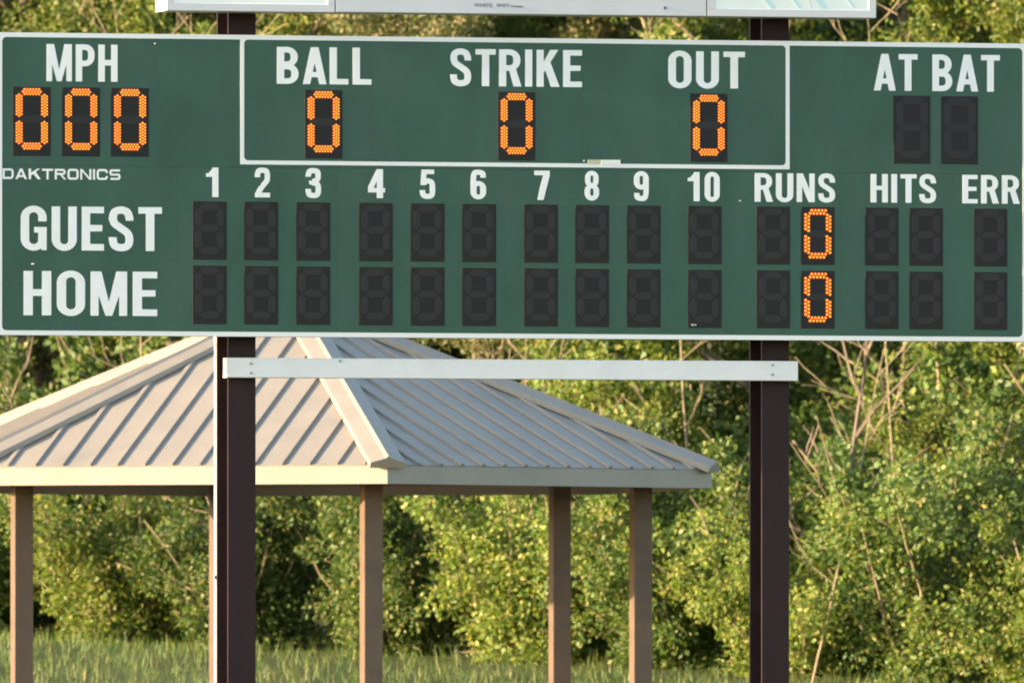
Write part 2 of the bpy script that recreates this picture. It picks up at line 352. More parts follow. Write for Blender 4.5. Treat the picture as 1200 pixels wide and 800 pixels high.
def glyph(ch, style):
    key = (ch, style)
    if key not in GC:
        if style == 'bold': W, s, t = GW.get(ch, 0.51), 0.178, 0.15
        elif style == 'num': W, s, t = (0.40 if ch == '1' else 0.51), 0.195, 0.16
        else: W, s, t = (0.30 if ch == 'I' else 1.18 if ch in 'AK' else 1.12), (0.24 if ch in 'AK' else 0.21), 0.20
        if ch == 'I': W = s
        X, Y = np.meshgrid(np.arange(-0.06, W+0.12, RES), np.arange(-0.06, 1.07, RES))
        GC[key] = (W, [simplify(l, 0.0035) for l in contours(glyph_field(ch, X, Y, W, s, t), -0.06, -0.06, RES)])
    return GC[key]
def lettering(text, px0, px1, ytop, ybot, style, parent, gap=0.11, proud=0.0015, label=None, base=0.0, mat=None):
    """letters spread from pixel px0 to px1 (bottom line) between pixel heights ytop and ybot at the word's middle"""
    xm = (px0+px1)/2
    x0 = hit(px0, ybot).x; x1 = hit(px1, ybot).x; z0 = hit(xm, ybot).z; z1 = hit(xm, ytop).z
    adv = []; x = 0.0
    for c in text:
        if c == ' ': x += 0.31; continue
        W, L = glyph(c, style)
        k = {'A': -0.03, 'T': -0.025}.get(c, 0) if style == 'bold' else 0
        adv.append((x, L)); x += W+gap+k
    tot = x-gap; sx = (x1-x0)/tot; sz = z1-z0; mb = MB()
    for ax, loops in adv:
        L3 = [[Vector((x0+(ax+p[0])*sx, z0+p[1]*sz, 0)) for p in l] for l in loops]
        fl = [p for l in L3 for p in l]; n = len(fl)
        tris = tessellate_polygon(L3); f = []
        for a, b, c in tris:
            s2 = (fl[b]-fl[a]).cross(fl[c]-fl[a]).z
            f.append((a, b, c) if s2 > 0 else (a, c, b))
        off = 0
        for l in L3:
            m = len(l); f += [(off+i, n+off+i, n+off+(i+1) % m, off+(i+1) % m) for i in range(m)]; off += m
        mb.add([(p.x, base-proud, p.y) for p in fl]+[(p.x, base+0.001, p.y) for p in fl], f)
    o = mb.build('lettering', mat or M['white'], parent)
    if label: o['label'] = label
    return o

# ------------------------------------------------------------------ scoreboard
BW, BH, BZ = 8.534, 2.3907, 4.9
board = empty('scoreboard', (0, 0, BZ))
tag(board, 'wide dark green baseball scoreboard with white lettering and amber digits', 'scoreboard')
class _P: pass
def rel(o): o.location = Vector(o.location)-Vector((0, 0, BZ)); return o    # meshes below are in world metres
bx0, bx1, bz0, bz1 = -BW/2, BW/2, BZ, BZ+BH
mb = MB(); mb.box(bx0, bx1, 0.012, 0.20, bz0, bz1); rel(mb.build('cabinet', M['cabinet'], board))
# green face sheets with fine joints between them
zmid = hit(600, 199.0).z; EDGE = 0.034
def sheet(xa, xb, za, zb):
    m = MB(); g = 0.0004
    m.cbox(xa+g, xb-g, 0.0, 0.011, za+g, zb-g, 0.0008); rel(m.build('face_panel', M['green'], board))
tops = [bx0+0.002]+[hit(x, 120).x for x in (183, 434, 682, 932)]+[bx1-0.002]
bots = [bx0+0.002]+[hit(x, 300).x for x in (208, 395, 591, 782, 985)]+[bx1-0.002]
for a, b in zip(tops[:-1], tops[1:]): sheet(a, b, zmid, bz1-0.002)
for a, b in zip(bots[:-1], bots[1:]): sheet(a, b, bz0+0.002, zmid)
# white border strips with rounded inner corners
def corner_fill(m, cx, cz, sx, sz, r, y0, y1):
    pts = [(cx, cz)]+[(cx+sx*r*(1-math.sin(t)), cz+sz*r*(1-math.cos(t))) for t in np.linspace(0, math.pi/2, 7)]
    if sx*sz < 0: pts = pts[::1]
    a = sum(pts[i][0]*pts[(i+1) % len(pts)][1]-pts[(i+1) % len(pts)][0]*pts[i][1] for i in range(len(pts)))
    if a < 0: pts = pts[::-1]
    m.prism(pts, y0, y1)
E2 = 0.036; FY = -0.003
m = MB(); m.box(bx0, bx1, FY, 0.003, bz1-E2, bz1+0.001); rel(m.build('border_strip', M['trim'], board))
m = MB(); m.box(bx0, bx1, FY, 0.003, bz0-0.001, bz0+E2); rel(m.build('border_strip', M['trim'], board))
for sx, xx in ((1, bx0), (-1, bx1)):
    m = MB(); xa, xb = sorted((xx, xx+sx*E2)); m.box(xa, xb, FY, 0.003, bz0+E2, bz1-E2)
    for sz, zz in ((1, bz0+E2), (-1, bz1-E2)): corner_fill(m, xx+sx*E2, zz, sx, sz, 0.035, FY, 0.003)
    rel(m.build('border_strip', M['trim'], board))
ix0, ix1, iz = hit(281.5, 150).x, hit(925.2, 150).x, hit(600, 195.6).z; iz0 = iz-0.0; t3 = 0.032
m = MB(); m.box(ix0, ix1, -0.0025, 0.003, iz0, iz0+t3); rel(m.build('count_box_strip', M['trim'], board))
for sx, xx in ((1, ix0), (-1, ix1)):
    m = MB(); xa, xb = sorted((xx, xx+sx*t3)); m.box(xa, xb, -0.0025, 0.003, iz0+t3, bz1-E2)
    for sz, zz in ((1, iz0+t3), (-1, bz1-E2)): corner_fill(m, xx+sx*t3, zz, sx, sz, 0.032, -0.0025, 0.003)
    rel(m.build('count_box_strip', M['trim'], board))
# words
for tx, a, b, yt, yb, st in (('MPH', 54.5, 137.7, 52.2, 95.7, 'bold'), ('BALL', 324.5, 435.2, 55.7, 99, 'bold'), ('STRIKE', 527.5, 682, 58.2, 101.6, 'bold'),
                         ('OUT', 783, 871.7, 60.4, 103.6, 'bold'), ('AT BAT', 1024, 1170.6, 64.0, 107.0, 'bold'),
                         ('GUEST', 24.2, 188.4, 242.2, 293.6, 'bold'), ('HOME', 27.5, 184.2, 317.8, 369.8, 'bold'),
                         ('RUNS', 884.5, 978.7, 203.2, 236.8, 'bold'), ('HITS', 1020.3, 1097, 204.2, 237.6, 'bold'), ('ERR', 1127.8, 1194.5, 205.2, 238.6, 'bold'),
                         ('1', 241.5, 256, 196.4, 231, 'num'), ('2', 298.5, 316.4, 196.9, 231.4, 'num'), ('3', 358.2, 376.2, 197.4, 231.8, 'num'),
                         ('4', 431.5, 450.5, 198.2, 232.3, 'num'), ('5', 492, 510, 198.7, 232.8, 'num'), ('6', 551.5, 569.6, 199.3, 233.3, 'num'),
                         ('7', 626.2, 644.2, 200.0, 234.4, 'num'), ('8', 685.2, 702, 200.6, 234.8, 'num'), ('9', 743, 760.2, 201.0, 235.3, 'num'),
                         ('10', 806, 843.4, 201.8, 236, 'num')):
    rel(lettering(tx, a, b, yt, yb, st, board, gap=(0.17 if tx == '10' else 0.105), label='white lettering reading %s' % tx))
rel(lettering('DAKTRONICS', 3.0, 141.2, 198.0, 210.4, 'wide', board, gap=0.17, label='small wide white maker lettering under the MPH digits'))
# digit modules
LIT0 = set('abcdef')
LEDM = {}
def seg_mesh(L, Wd, rows, lit):
    """one segment lying along x, centred: pointed plate with rows of leds; y=0 is its back"""
    key = (round(L, 4), round(Wd, 4), rows, lit)
    if key in LEDM: return LEDM[key]
    m = MB(); h = Wd/2
    m.prism([(-L/2, 0), (-L/2+h, -h), (L/2-h, -h), (L/2, 0), (L/2-h, h), (-L/2+h, h)], -0.002, 0.001, 0)
    pitch = 0.0285 if rows == 2 else 0.0236; r = pitch*0.46
    rz = [(-0.5+i)*pitch*0.86 for i in range(2)] if rows == 2 else [(-1+i)*pitch*0.80 for i in range(3)]
    for i, z in enumerate(rz):
        if rows == 2:
            n = int((L-0.030)/pitch)+1; sh = (0.25 if i else -0.25)*pitch
        else:
            n = int((L-0.034)/pitch)+1-(0 if i == 1 else 1); sh = 0
        for k in range(n):
            x = (k-(n-1)/2)*pitch+sh
            ring = lambda rr, y: [(x+rr*math.cos(q), y, z+rr*math.sin(q)) for q in np.linspace(0, 2*math.pi, 9)[:-1]]
            if lit:
                v = ring(r, -0.002)+ring(r*0.86, -0.005)+ring(r*0.52, -0.0065)
                m.add(v, [(j, 8+j, 8+(j+1) % 8, (j+1) % 8)[::-1] for j in range(8)]+[(8+j, 16+j, 16+(j+1) % 8, 8+(j+1) % 8)[::-1] for j in range(8)], 1)
                m.add(ring(r*0.52, -0.0066), [tuple(range(8))], 2)
    me = m.mesh('segment')
    for q in ([M['glowseg'], M['led'], M['ledcore']] if lit else [M['seg']]): me.materials.append(q)
    LEDM[key] = me; return me
def module(px0, px1, py0, py1, lit, rows, label):
    xm = (px0+px1)/2; ym = (py0+py1)/2; c = hit(xm, ym)
    wd = hit(px1, ym).x-hit(px0, ym).x; ht = hit(xm, py0).z-hit(xm, py1).z
    wd = (0.310 if rows == 3 else 0.281); ht = (0.545 if rows == 3 else 0.463)
    m = MB(); m.cbox(-wd/2, wd/2, -0.004, 0.001, -ht/2, ht/2, 0.0015)
    o = m.build('digit_module', M['module'], board); o.location = (c.x, 0, c.z-BZ); o['label'] = label
    xl, xr = (-0.333, 0.333) ; zt, zm, zb = (0.43, 0.035, -0.36)
    if rows == 2: xl, xr = -0.318, 0.318; zt, zm, zb = 0.413, 0.04, -0.342
    hx = (xr-xl)*wd; hz = (zt-zm)*ht; sw = 0.062 if rows == 3 else 0.056
    g = 0.004 if rows == 3 else 0.008
    for nm, x, z, v in (('a', 0, zt, 0), ('b', xr, (zt+zm)/2, 1), ('c', xr, (zm+zb)/2, 1), ('d', 0, zb, 0), ('e', xl, (zm+zb)/2, 1), ('f', xl, (zt+zm)/2, 1), ('g', 0, zm, 0)):
        L = (hz if v else hx)-g*2
        s = link('segment', seg_mesh(L, sw, rows, lit and nm in LIT0), None, o)
        s.location = (x*wd, -0.004, z*ht)
        if v: s.rotation_euler = (0, math.pi/2, 0)
for i, (a, b, y) in enumerate(((15.4, 58.8, 102.4), (73.2, 116.6, 102.9), (130.5, 173.9, 103.4))):
    module(a, b, y, y+80, True, 3, 'lit amber zero under MPH')
for nm, a, b, y in (('BALL', 357.4, 400.8, 106), ('STRIKE', 583.5, 627, 108.2), ('OUT', 809, 852, 110)):
    module(a, b, y, y+79.5, True, 3, 'lit amber zero under %s' % nm)
for a, b, y in ((1047, 1090, 112.6), (1102.7, 1146, 113.2)): module(a, b, y, y+79, False, 3, 'unlit digit under AT BAT')
INN = [(225.8, 265.4), (286, 326), (347, 387), (420.5, 460), (481, 521), (541.5, 581.3), (614, 653.7), (674, 713.5), (734.5, 774), (806, 845.5)]
def rowy(x, k): return (236.4+(x-245)*0.0091, 311.6+(x-245)*0.0081)[k]
for r, nm in enumerate(('GUEST', 'HOME')):
    for i, (a, b) in enumerate(INN): module(a, b, rowy(a, r), rowy(a, r)+67.8, False, 2, 'unlit digit of the %s row, inning %d' % (nm, i+1))
    for a, b, lit, t in ((886.4, 925.6, 0, 'RUNS'), (938.8, 977.6, 1, 'RUNS'), (1014, 1052.6, 0, 'HITS'), (1066, 1104.5, 0, 'HITS'), (1141.3, 1180, 0, 'ERR')):
        module(a, b, rowy(a, r), rowy(a, r)+67.5, bool(lit), 2, '%s %s of the %s row' % ('lit amber zero' if lit else 'unlit digit', t, nm))
# strips of tape sitting on the count box's lower line, specks
def chip(px0, px1, py0, py1, mat, name, y0=-0.0035):
    p = hit(px0, py1); q = hit(px1, py0); m = MB(); m.cbox(p.x, q.x, y0, 0.002, p.z, q.z, 0.001); return rel(m.build(name, mat, board))
chip(688.3, 704, 187.3, 192.4, M['tape'], 'tape_strip'); chip(704.3, 727, 187.6, 193.6, M['paper'], 'tape_strip', -0.0045)
chip(683.2, 685.2, 187.6, 189.6, M['paper'], 'paint_chip'); chip(181, 182.2, 50.5, 52, M['paper'], 'paint_chip')
chip(810.5, 816, 379.6, 381.6, M['bolt'], 'paint_chip', -0.0055); chip(37, 40, 308.3, 310, M['trim'], 'paint_chip'); chip(866.5, 868.8, 234.6, 236, M['bolt'], 'paint_chip')

# ------------------------------------------------------------------ posts
def post(xl_px, label):
    flw, dep, tf, tw = 0.226, 0.352, 0.024, 0.016
    y0 = 0.202; xl = hit(xl_px, 430, y0).x; xc = xl+flw/2
    o = empty('steel_post', (xc, y0+dep/2, gz(xc, y0+dep/2)-0.02)); tag(o, label, 'post', 'posts carrying the scoreboard')
    zt = hit(600, 10).z+1.25-o.location.z
    m = MB(); m.box(-flw/2, flw/2, -dep/2, -dep/2+tf, 0, zt); m.build('flange', M['post'], o)
    m = MB(); m.box(-flw/2, flw/2, dep/2-tf, dep/2, 0, zt); m.build('flange', M['post'], o)
    m = MB(); m.box(-tw/2, tw/2, -dep/2+tf-0.001, dep/2-tf+0.001, 0, zt-0.002); m.build('web', M['post'], o)
    m = MB(); m.box(-0.22, 0.22, -0.28, 0.28, -0.02, 0.03); m.build('base_plate', M['post'], o)
    return o
post(267.4, 'dark brown steel I-beam post behind the MPH and BALL side of the scoreboard')
post(892.9, 'dark brown steel I-beam post behind the OUT and AT BAT side of the scoreboard')

def conduit():
    p = hit(253.0, 397.0, 0.55); zg = gz(p.x, p.y)
    o = empty('conduit_pipe', (p.x, p.y, zg-0.02)); tag(o, 'thin white conduit pipe running down beside the post at the BALL end', 'pipe')
    H = p.z+0.05-zg
    m = MB(); m.tube([(0, 0, 0), (0, 0, H)], [0.0135, 0.0135], 8); m.build('tube', M['trim'], o)
    m = MB(); m.tube([(0, 0, H-0.06), (0, 0, H-0.015)], [0.018, 0.018], 8); m.build('coupling', M['trim'], o)
    for z in (1.2, 3.0):
        m = MB(); m.box(-0.017, 0.035, -0.017, 0.017, z, z+0.03); m.build('clip', M['bolt'], o)
conduit()

# ------------------------------------------------------------------ white rail across the posts under the board
RY = 0.102
p0 = hit(265.2, 433, RY); p1 = hit(935.3, 434, RY); z1 = hit(600, 421.0, RY).z; z0 = hit(600, 444.2, RY).z
rail = empty('mounting_rail', ((p0.x+p1.x)/2, RY+0.05, z0)); tag(rail, 'long white mounting rail across both posts below the scoreboard', 'rail')
hl = (p1.x-p0.x)/2; m = MB(); m.cbox(-hl, hl, -0.05, 0.0515, 0, z1-z0, 0.005); m.build('beam', M['rail'], rail)
def bolt(parent, x, y, z, r, mat=None, name='bolt'):
    m = MB(); n = 8
    pts = [(r*math.cos(q), r*math.sin(q)) for q in np.linspace(0, 2*math.pi, n+1)[:-1]]
    m.prism(pts, -0.009, 0.002); b = m.build(name, mat or M['bolt'], parent); b.location = (x, y, z)
for px, py in ((294.2, 425.8), (294.2, 436.8), (905.5, 427.6), (905.5, 438.8), (398.7, 422.8)):
    q = hit(px, py, RY); bolt(rail, q.x-rail.location.x, -0.05, q.z-z0, 0.011)

# ------------------------------------------------------------------ sign cabinets above the board
SY = -0.146; SD = 0.345
def sign_box(name, px0, px1, pyb0, pyb1, hgt, label, lip=0.062, panel=True):
    a = hit(px0, pyb0, SY); b = hit(px1, pyb1, SY); zb = (a.z+b.z)/2
    o = empty(name, ((a.x+b.x)/2, SY+SD/2, zb)); tag(o, label, 'sign'); h = (b.x-a.x)/2-0.002; y0 = -SD/2
    m = MB()
    m.box(-h, h, y0+0.012, y0+SD, 0, hgt); m.build('housing', M['lip'], o)
    if panel:
        for n, (xa, xb, za, zb2) in enumerate(((-h, h, 0, lip), (-h, h, hgt-lip, hgt), (-h, -h+lip, lip, hgt-lip), (h-lip, h, lip, hgt-lip))):
            m = MB(); m.cbox(xa, xb, y0, y0+0.0125, za, zb2, 0.003); m.build('frame', M['lip'], o)
        m = MB(); m.box(-h+lip, h-lip, y0+0.006, y0+0.0118, lip, hgt-lip); m.build('sign_face', M['acryl'], o)
    else:
        m = MB(); m.cbox(-h, h, y0+0.0, y0+0.0125, 0, hgt, 0.004); m.build('front_sheet', M['alu'], o)
    return o
sL = sign_box('sign_cabinet', 195.0, 392.6, 12.8, 14.6, 0.95, 'plain white sign cabinet above the MPH and BALL side')
sR = sign_box('sign_cabinet', 829.0, 1027.0, 19.4, 21.3, 0.95, 'white sign cabinet with pale blue print above the OUT side')
sM = sign_box('sign_header', 393.4, 828.2, 14.9, 18.9, 0.42, 'long grey metal header with tiny lettering between the two sign cabinets', panel=False)
def pxo(o, x, y, Y): q = hit(x, y, Y); return (q.x-o.location.x, q.z-o.location.z)
def stroke_on(o, pts, wpx, mat, Y):
    m = MB()
    for (x0, y0), (x1, y1) in zip(pts[:-1], pts[1:]):
        a = pxo(o, x0-wpx/2, y0, Y); b = pxo(o, x1-wpx/2, y1, Y); c = pxo(o, x1+wpx/2, y1, Y); d = pxo(o, x0+wpx/2, y0, Y)
        m.prism([b, c, d, a], Y-o.location.y-0.002, Y-o.location.y+0.002)
    m.build('print', mat, o)
for pts, wd in (([(874, -60), (890, -12), (906, 10.2)], 7), ([(908, -60), (922, -12), (938, 10.5)], 5), ([(936, -60), (952, -12), (966, 10.6)], 8), ([(972, -50), (985, -10), (1001, 9)], 4)):
    stroke_on(sR, pts, wd, M['blue'], SY+0.005)
stroke_on(sR, [(934, -60), (946, -6), (951, 10.4)], 1.3, M['lip'], SY+0.005)
def tiny(text, px, py, hpx, parent, Y, sx=1.0):
    cu = bpy.data.curves.new('text', 'FONT'); cu.body = text; cu.size = hpx/147.0*1.36; cu.extrude = 0.001
    to = bpy.data.objects.new('text', cu); COL.objects.link(to); bpy.context.view_layer.update()
    me = bpy.data.meshes.new_from_object(to.evaluated_get(bpy.context.evaluated_depsgraph_get())); bpy.data.objects.remove(to)
    o = link('maker_text', me, M['ink'], parent); me.materials.clear(); me.materials.append(M['ink'])
    a = pxo(parent, px, py, Y); o.location = (a[0], Y-parent.location.y-0.002, a[1]); o.rotation_euler = (math.pi/2, 0, 0); o.scale = (sx, 1, 1); return o
tiny('WHITE', 555.4, 8.2, 4.3, sM, SY, 1.22)['label'] = 'tiny dark maker lettering'
tiny('WAY', 581.3, 8.4, 4.3, sM, SY, 1.2); tiny('Company', 598.0, 8.6, 2.6, sM, SY, 1.12)
a = pxo(sM, 779, 9.6, SY); bolt(sM, a[0], -SD/2, a[1], 0.013, M['ink'], 'rivet')

# ------------------------------------------------------------------ hexagonal pavilion behind
PD = 174.0
apex = at(345, 356, PD); RISE = 1.55; RR = 2.60*RISE; TH = rad(77.3)
pav = empty('pavilion', (apex.x, apex.y, gz(apex.x, apex.y))); tag(pav, 'hexagonal picnic pavilion with tan standing seam metal roof', 'pavilion')
OZ = apex.z-pav.location.z
def hexv(k, r): 
    q = TH+math.pi/3*k; p = RH*(math.cos(q)*r)-FH*(math.sin(q)*r); return Vector((p.x, p.y, 0))
A = Vector((0, 0, OZ))
m = MB()     # soffit body under the panels
for k in range(6):
    v0, v1 = hexv(k, RR*0.995)+Vector((0, 0, OZ-RISE)), hexv(k+1, RR*0.995)+Vector((0, 0, OZ-RISE))
    t = Vector((0, 0, -0.03)); b = Vector((0, 0, -0.09))
    m.add([A+t, v0+t, v1+t, v0+b, v1+b, A+b], [(0, 1, 2), (1, 3, 4, 2), (5, 4, 3)])
roof = m.build('roof', M['wood'], pav)
SP = 0.262
for k in range(6):
    v0, v1 = hexv(k, RR)+Vector((0, 0, OZ-RISE)), hexv(k+1, RR)+Vector((0, 0, OZ-RISE))
    e = (v1-v0).normalized(); mid = (v0+v1)/2; up = (A-mid); sl = up.length; up = up.normalized(); nrm = e.cross(up)
    if nrm.z < 0: nrm = -nrm
    half = (v1-v0).length/2; n = int(half/SP)
    xs = [(-n+i)*SP+SP*0.18 for i in range(2*n+1)]; xs = [x for x in xs if abs(x) < half-0.03]; cuts = [-half]+xs+[half]
    hgt = lambda x: sl*(1-abs(x)/half)
    def pt(x, h, o): return mid+e*x+up*h+nrm*o
    for a, b in zip(cuts[:-1], cuts[1:]):     # pans between the seams
        pts = [(a, 0), (b, 0), (b, hgt(b)), (a, hgt(a))]
        if a < 0 < b: pts = [(a, 0), (b, 0), (b, hgt(b)), (0, sl), (a, hgt(a))]
        pts = [p for i, p in enumerate(pts) if not (p[1] <= 1e-6 and i >= 2)]
        mm = MB(); nn = len(pts)
        mm.add([pt(x, h, 0.0) for x, h in pts]+[pt(x, h, -0.024) for x, h in pts], [tuple(range(nn)), tuple(range(2*nn-1, nn-1, -1))]+[(nn+i, nn+(i+1) % nn, (i+1) % nn, i) for i in range(nn)])
        mm.build('roof_pan', M['roof'], roof)
    for x in xs:
        mm = MB(); h1 = hgt(x)-0.02; w2 = 0.024
        mm.add([pt(x-w2, 0, -0.002), pt(x+w2, 0, -0.002), pt(x+w2*0.8, 0, 0.022), pt(x-w2*0.8, 0, 0.022), pt(x-w2, h1, -0.002), pt(x+w2, h1, -0.002), pt(x+w2*0.8, h1, 0.022), pt(x-w2*0.8, h1, 0.022)],
               [(0, 1, 2, 3), (7, 6, 5, 4), (0, 4, 5, 1), (1, 5, 6, 2), (2, 6, 7, 3), (3, 7, 4, 0)])
        mm.build('seam', M['roof'], roof)
    # hip cap: a folded strip over the corner, with a small crest
    kk = k; va = hexv(kk, RR)+Vector((0, 0, OZ-RISE)); hd = (A-va); hl2 = hd.length; hd.normalize()
    vp = hexv(kk-1, RR)+Vector((0, 0, OZ-RISE)); vn = hexv(kk+1, RR)+Vector((0, 0, OZ-RISE))
    def side(vo):
        ee = (vo-va).normalized(); s = ee-hd*ee.dot(hd); return s.normalized()
    s1, s2 = side(vn), side(vp)
    upn = (hd.cross(Vector((hd.y, -hd.x, 0)))).normalized()
    if upn.z < 0: upn = -upn
    prof = [s1*0.17+upn*0.012, s1*0.165+upn*0.062, s1*0.03+upn*0.075, upn*0.092, s2*0.03+upn*0.075, s2*0.165+upn*0.062, s2*0.17+upn*0.012]
    mm = MB(); np_ = len(prof)
    vv = [va-hd*0.02+p for p in prof]+[A-hd*0.10+p*0.9 for p in prof]
    mm.add(vv, [(i, i+1, np_+i+1, np_+i) for i in range(np_-1)]+[tuple(range(np_))[::-1], tuple(range(np_, 2*np_))]+[(0, np_, 2*np_-1, np_-1)])
    mm.build('hip_cap', M['roof'], roof)
    # fascia, beam, post
    mm = MB(); f0, f1 = v0, v1; out = (mid-Vector((0, 0, mid.z))).normalized()
    mm.add([f0+Vector((0, 0, -0.01)), f1+Vector((0, 0, -0.01)), f1+Vector((0, 0, -0.17)), f0+Vector((0, 0, -0.17)),
            f0-out*0.03+Vector((0, 0, -0.026)), f1-out*0.03+Vector((0, 0, -0.026)), f1-out*0.03+Vector((0, 0, -0.17)), f0-out*0.03+Vector((0, 0, -0.17))],
           [(0, 3, 2, 1), (4, 5, 6, 7), (0, 1, 5, 4), (3, 7, 6, 2)])
    mm.build('fascia', M['roof'], pav)
    pr = RR*0.83; c0 = hexv(k, pr); c1 = hexv(k+1, pr); zb = OZ-RISE*0.99
    mm = MB(); mm.tube([c0+Vector((0, 0, zb)), c1+Vector((0, 0, zb))], [0.11, 0.11], 4); mm.build('eave_beam', M['beam'], pav)
    mm = MB(); mm.tube([c0+Vector((0, 0, zb)), A+Vector((0, 0, -0.22))], [0.09, 0.09], 4); mm.build('hip_beam', M['beam'], pav)
    mm = MB(); s = 0.085; mm.box(c0.x-s, c0.x+s, c0.y-s, c0.y+s, 0.05, zb+0.02); po = mm.build('post', M['beam'], pav)
    mm = MB(); s = 0.14; mm.box(c0.x-s, c0.x+s, c0.y-s, c0.y+s, 0.05, 0.25); mm.build('post_base', M['slab'], po)
mm = MB(); hv = [hexv(k, RR*0.92) for k in range(6)]
if (hv[1]-hv[0]).cross(hv[2]-hv[0]).z < 0: hv = hv[::-1]
mm.add([v+Vector((0, 0, 0.08)) for v in hv]+[v+Vector((0, 0, -0.25)) for v in hv], [tuple(range(6)), tuple(range(11, 5, -1))]+[(6+i, 6+(i+1) % 6, (i+1) % 6, i) for i in range(6)])
mm.build('floor_slab', M['slab'], pav)

# ------------------------------------------------------------------ trees and shrubs
def leaves_mesh(name, centers, spread, per, lsize, rng, droop=0.25):
    n = len(centers)*per
    C = np.repeat(np.asarray(centers), per, 0); sp = np.repeat(np.asarray(spread), per)
    d = rng.normal(size=(n, 3)); d /= np.linalg.norm(d, axis=1, keepdims=True)
    r = rng.random(n)**0.5
    P = C+d*(r*sp)[:, None]*np.array([1, 1, 0.8])
    ax = d*0.6+rng.normal(size=(n, 3))*0.7+np.array([0, 0, -droop]); ax /= np.linalg.norm(ax, axis=1, keepdims=True)
    q = rng.normal(size=(n, 3)); sd_ = np.cross(ax, q); sd_ /= np.linalg.norm(sd_, axis=1, keepdims=True)
    nn = np.cross(ax, sd_)
    L = (lsize*(0.6+0.8*rng.random(n)))[:, None]; W_ = L*(0.26+0.12*rng.random(n))[:, None]
    v = np.stack([P, P+ax*L*0.45+sd_*W_+nn*W_*0.3, P+ax*L, P+ax*L*0.45-sd_*W_+nn*W_*0.3], 1).reshape(-1, 3)
    return npmesh(name, v, np.arange(n*4).reshape(-1, 4))
def grow(rnd, base, direc, length, r0, depth, out, tips, spreadf=0.8, n=4, bend=0.18, upb=0.12):
    pts = [Vector(base)]; d = Vector(direc).normalized(); rr = [r0]
    for i in range(n):
        d = (d+Vector((rnd.uniform(-bend, bend), rnd.uniform(-bend, bend), rnd.uniform(-bend, bend)+upb*0.5))).normalized()
        pts.append(pts[-1]+d*(length/n)); rr.append(max(0.004, r0*(1-0.72*(i+1)/n)))
    out.append((pts, rr, depth))
    return pts
def make_tree_meshes(seed, H, R, leaf, lsize, per, nl=15, low=0.08):
    rnd = random.Random(seed); rng = np.random.default_rng(seed)
    br = []; tips = []; spr = []
    tr = grow(rnd, (0, 0, -0.25), (rnd.uniform(-.08, .08), rnd.uniform(-.08, .08), 1), H*0.9, 0.13*H/9, 0, br, tips, n=8, bend=0.1)
    for i in range(nl):
        t = low+(0.97-low)*(i+rnd.random()*0.7)/nl; k = min(7, int(t*8)); p = tr[k].lerp(tr[k+1], t*8-k)
        q = i*2.399+rnd.uniform(-.5, .5); env = math.sin(math.pi*min(1, 0.18+0.80*t))**0.6
        ln = R*env*rnd.uniform(0.75, 1.12)
        lp = grow(rnd, p, (math.cos(q), math.sin(q), 0.25+0.7*t), ln, 0.045*H/9, 1, br, tips, n=5)
        for j in range(6):
            tt = 0.30+0.70*(j+rnd.random()*0.6)/6.2; kk = min(4, int(tt*5)); p2 = lp[kk].lerp(lp[kk+1], tt*5-kk)
            dd = (lp[kk+1]-lp[kk]).normalized()+Vector((rnd.uniform(-1, 1), rnd.uniform(-1, 1), rnd.uniform(-.5, .8)))
            bp = grow(rnd, p2, dd, ln*rnd.uniform(0.28, 0.5), 0.018, 2, br, tips, n=3)
            for s in range(5):
                tt2 = (s+0.6)/5.0*3; k3 = min(2, int(tt2)); p3 = bp[k3].lerp(bp[k3+1], tt2-k3)
                d3 = (bp[k3+1]-bp[k3]).normalized()*0.7+Vector((rnd.uniform(-1, 1), rnd.uniform(-1, 1), rnd.uniform(-.6, .8)))
                tp = grow(rnd, p3, d3, rnd.uniform(0.25, 0.6), 0.008, 3, br, tips, n=2, bend=0.3)
                tips.append(tuple(tp[1].lerp(tp[2], 0.5))); spr.append(rnd.uniform(0.16, 0.38))
    trunk = MB()
    for pts, rr, dp in br:
        if dp <= 1: trunk.tube(pts, rr, 7 if dp == 0 else 5)
    twig = MB()
    for pts, rr, dp in br:
        if dp >= 2: twig.tube(pts, rr, 3)
    return trunk.mesh('trunk'), twig.mesh('twigs'), leaves_mesh('crown', tips, spr, per, lsize, rng)
TREES = {
 'a': (make_tree_meshes(11, 9.6, 2.7, 'a', 0.054, 300), 'leaf_a'),
 'b': (make_tree_meshes(23, 10.4, 2.9, 'b', 0.058, 300), 'leaf_b'),
 'c': (make_tree_meshes(37, 9.0, 2.5, 'c', 0.048, 280), 'leaf_c'),
}
for (t, tw, c), lm in TREES.values():
    t.materials.append(M['bark']); tw.materials.append(M['twig']); c.materials.append(M[lm])
    for p in t.polygons: p.use_smooth = True
def tree(kind, u, d, rot, sc, label):
    p = spot(u, d); (t, tw, c), lm = TREES[kind]
    o = empty('leafy_tree', (p.x, p.y, gz(p.x, p.y)-0.03)); o.rotation_euler = (0, 0, rot); o.scale = (sc, sc, sc)
    tag(o, label, 'tree', 'trees on the slope behind the scoreboard')
    for nm, me in (('trunk', t), ('twigs', tw), ('crown', c)): q = link(nm, me, None, o); nm == 'twigs' and tag(q, kind='stuff')
KN = {'a': 'bright yellow green tree', 'b': 'dense mid green tree', 'c': 'olive tinged tree with pale twigs'}
ROWS = [(44.0, [(-9.5, 'b'), (-6.2, 'a'), (-3.1, 'a'), (-0.2, 'c'), (2.95, 'a'), (5.6, 'a'), (8.6, 'a')]),
        (48.5, [(-8.0, 'c'), (-4.7, 'b'), (-1.7, 'c'), (1.2, 'a'), (4.3, 'a'), (7.0, 'c'), (10.2, 'a')]),
        (53.5, [(-9.8, 'a'), (-6.4, 'b'), (-3.0, 'b'), (0.2, 'b'), (3.2, 'b'), (6.6, 'a'), (9.9, 'b')])]
rt = random.Random(5)
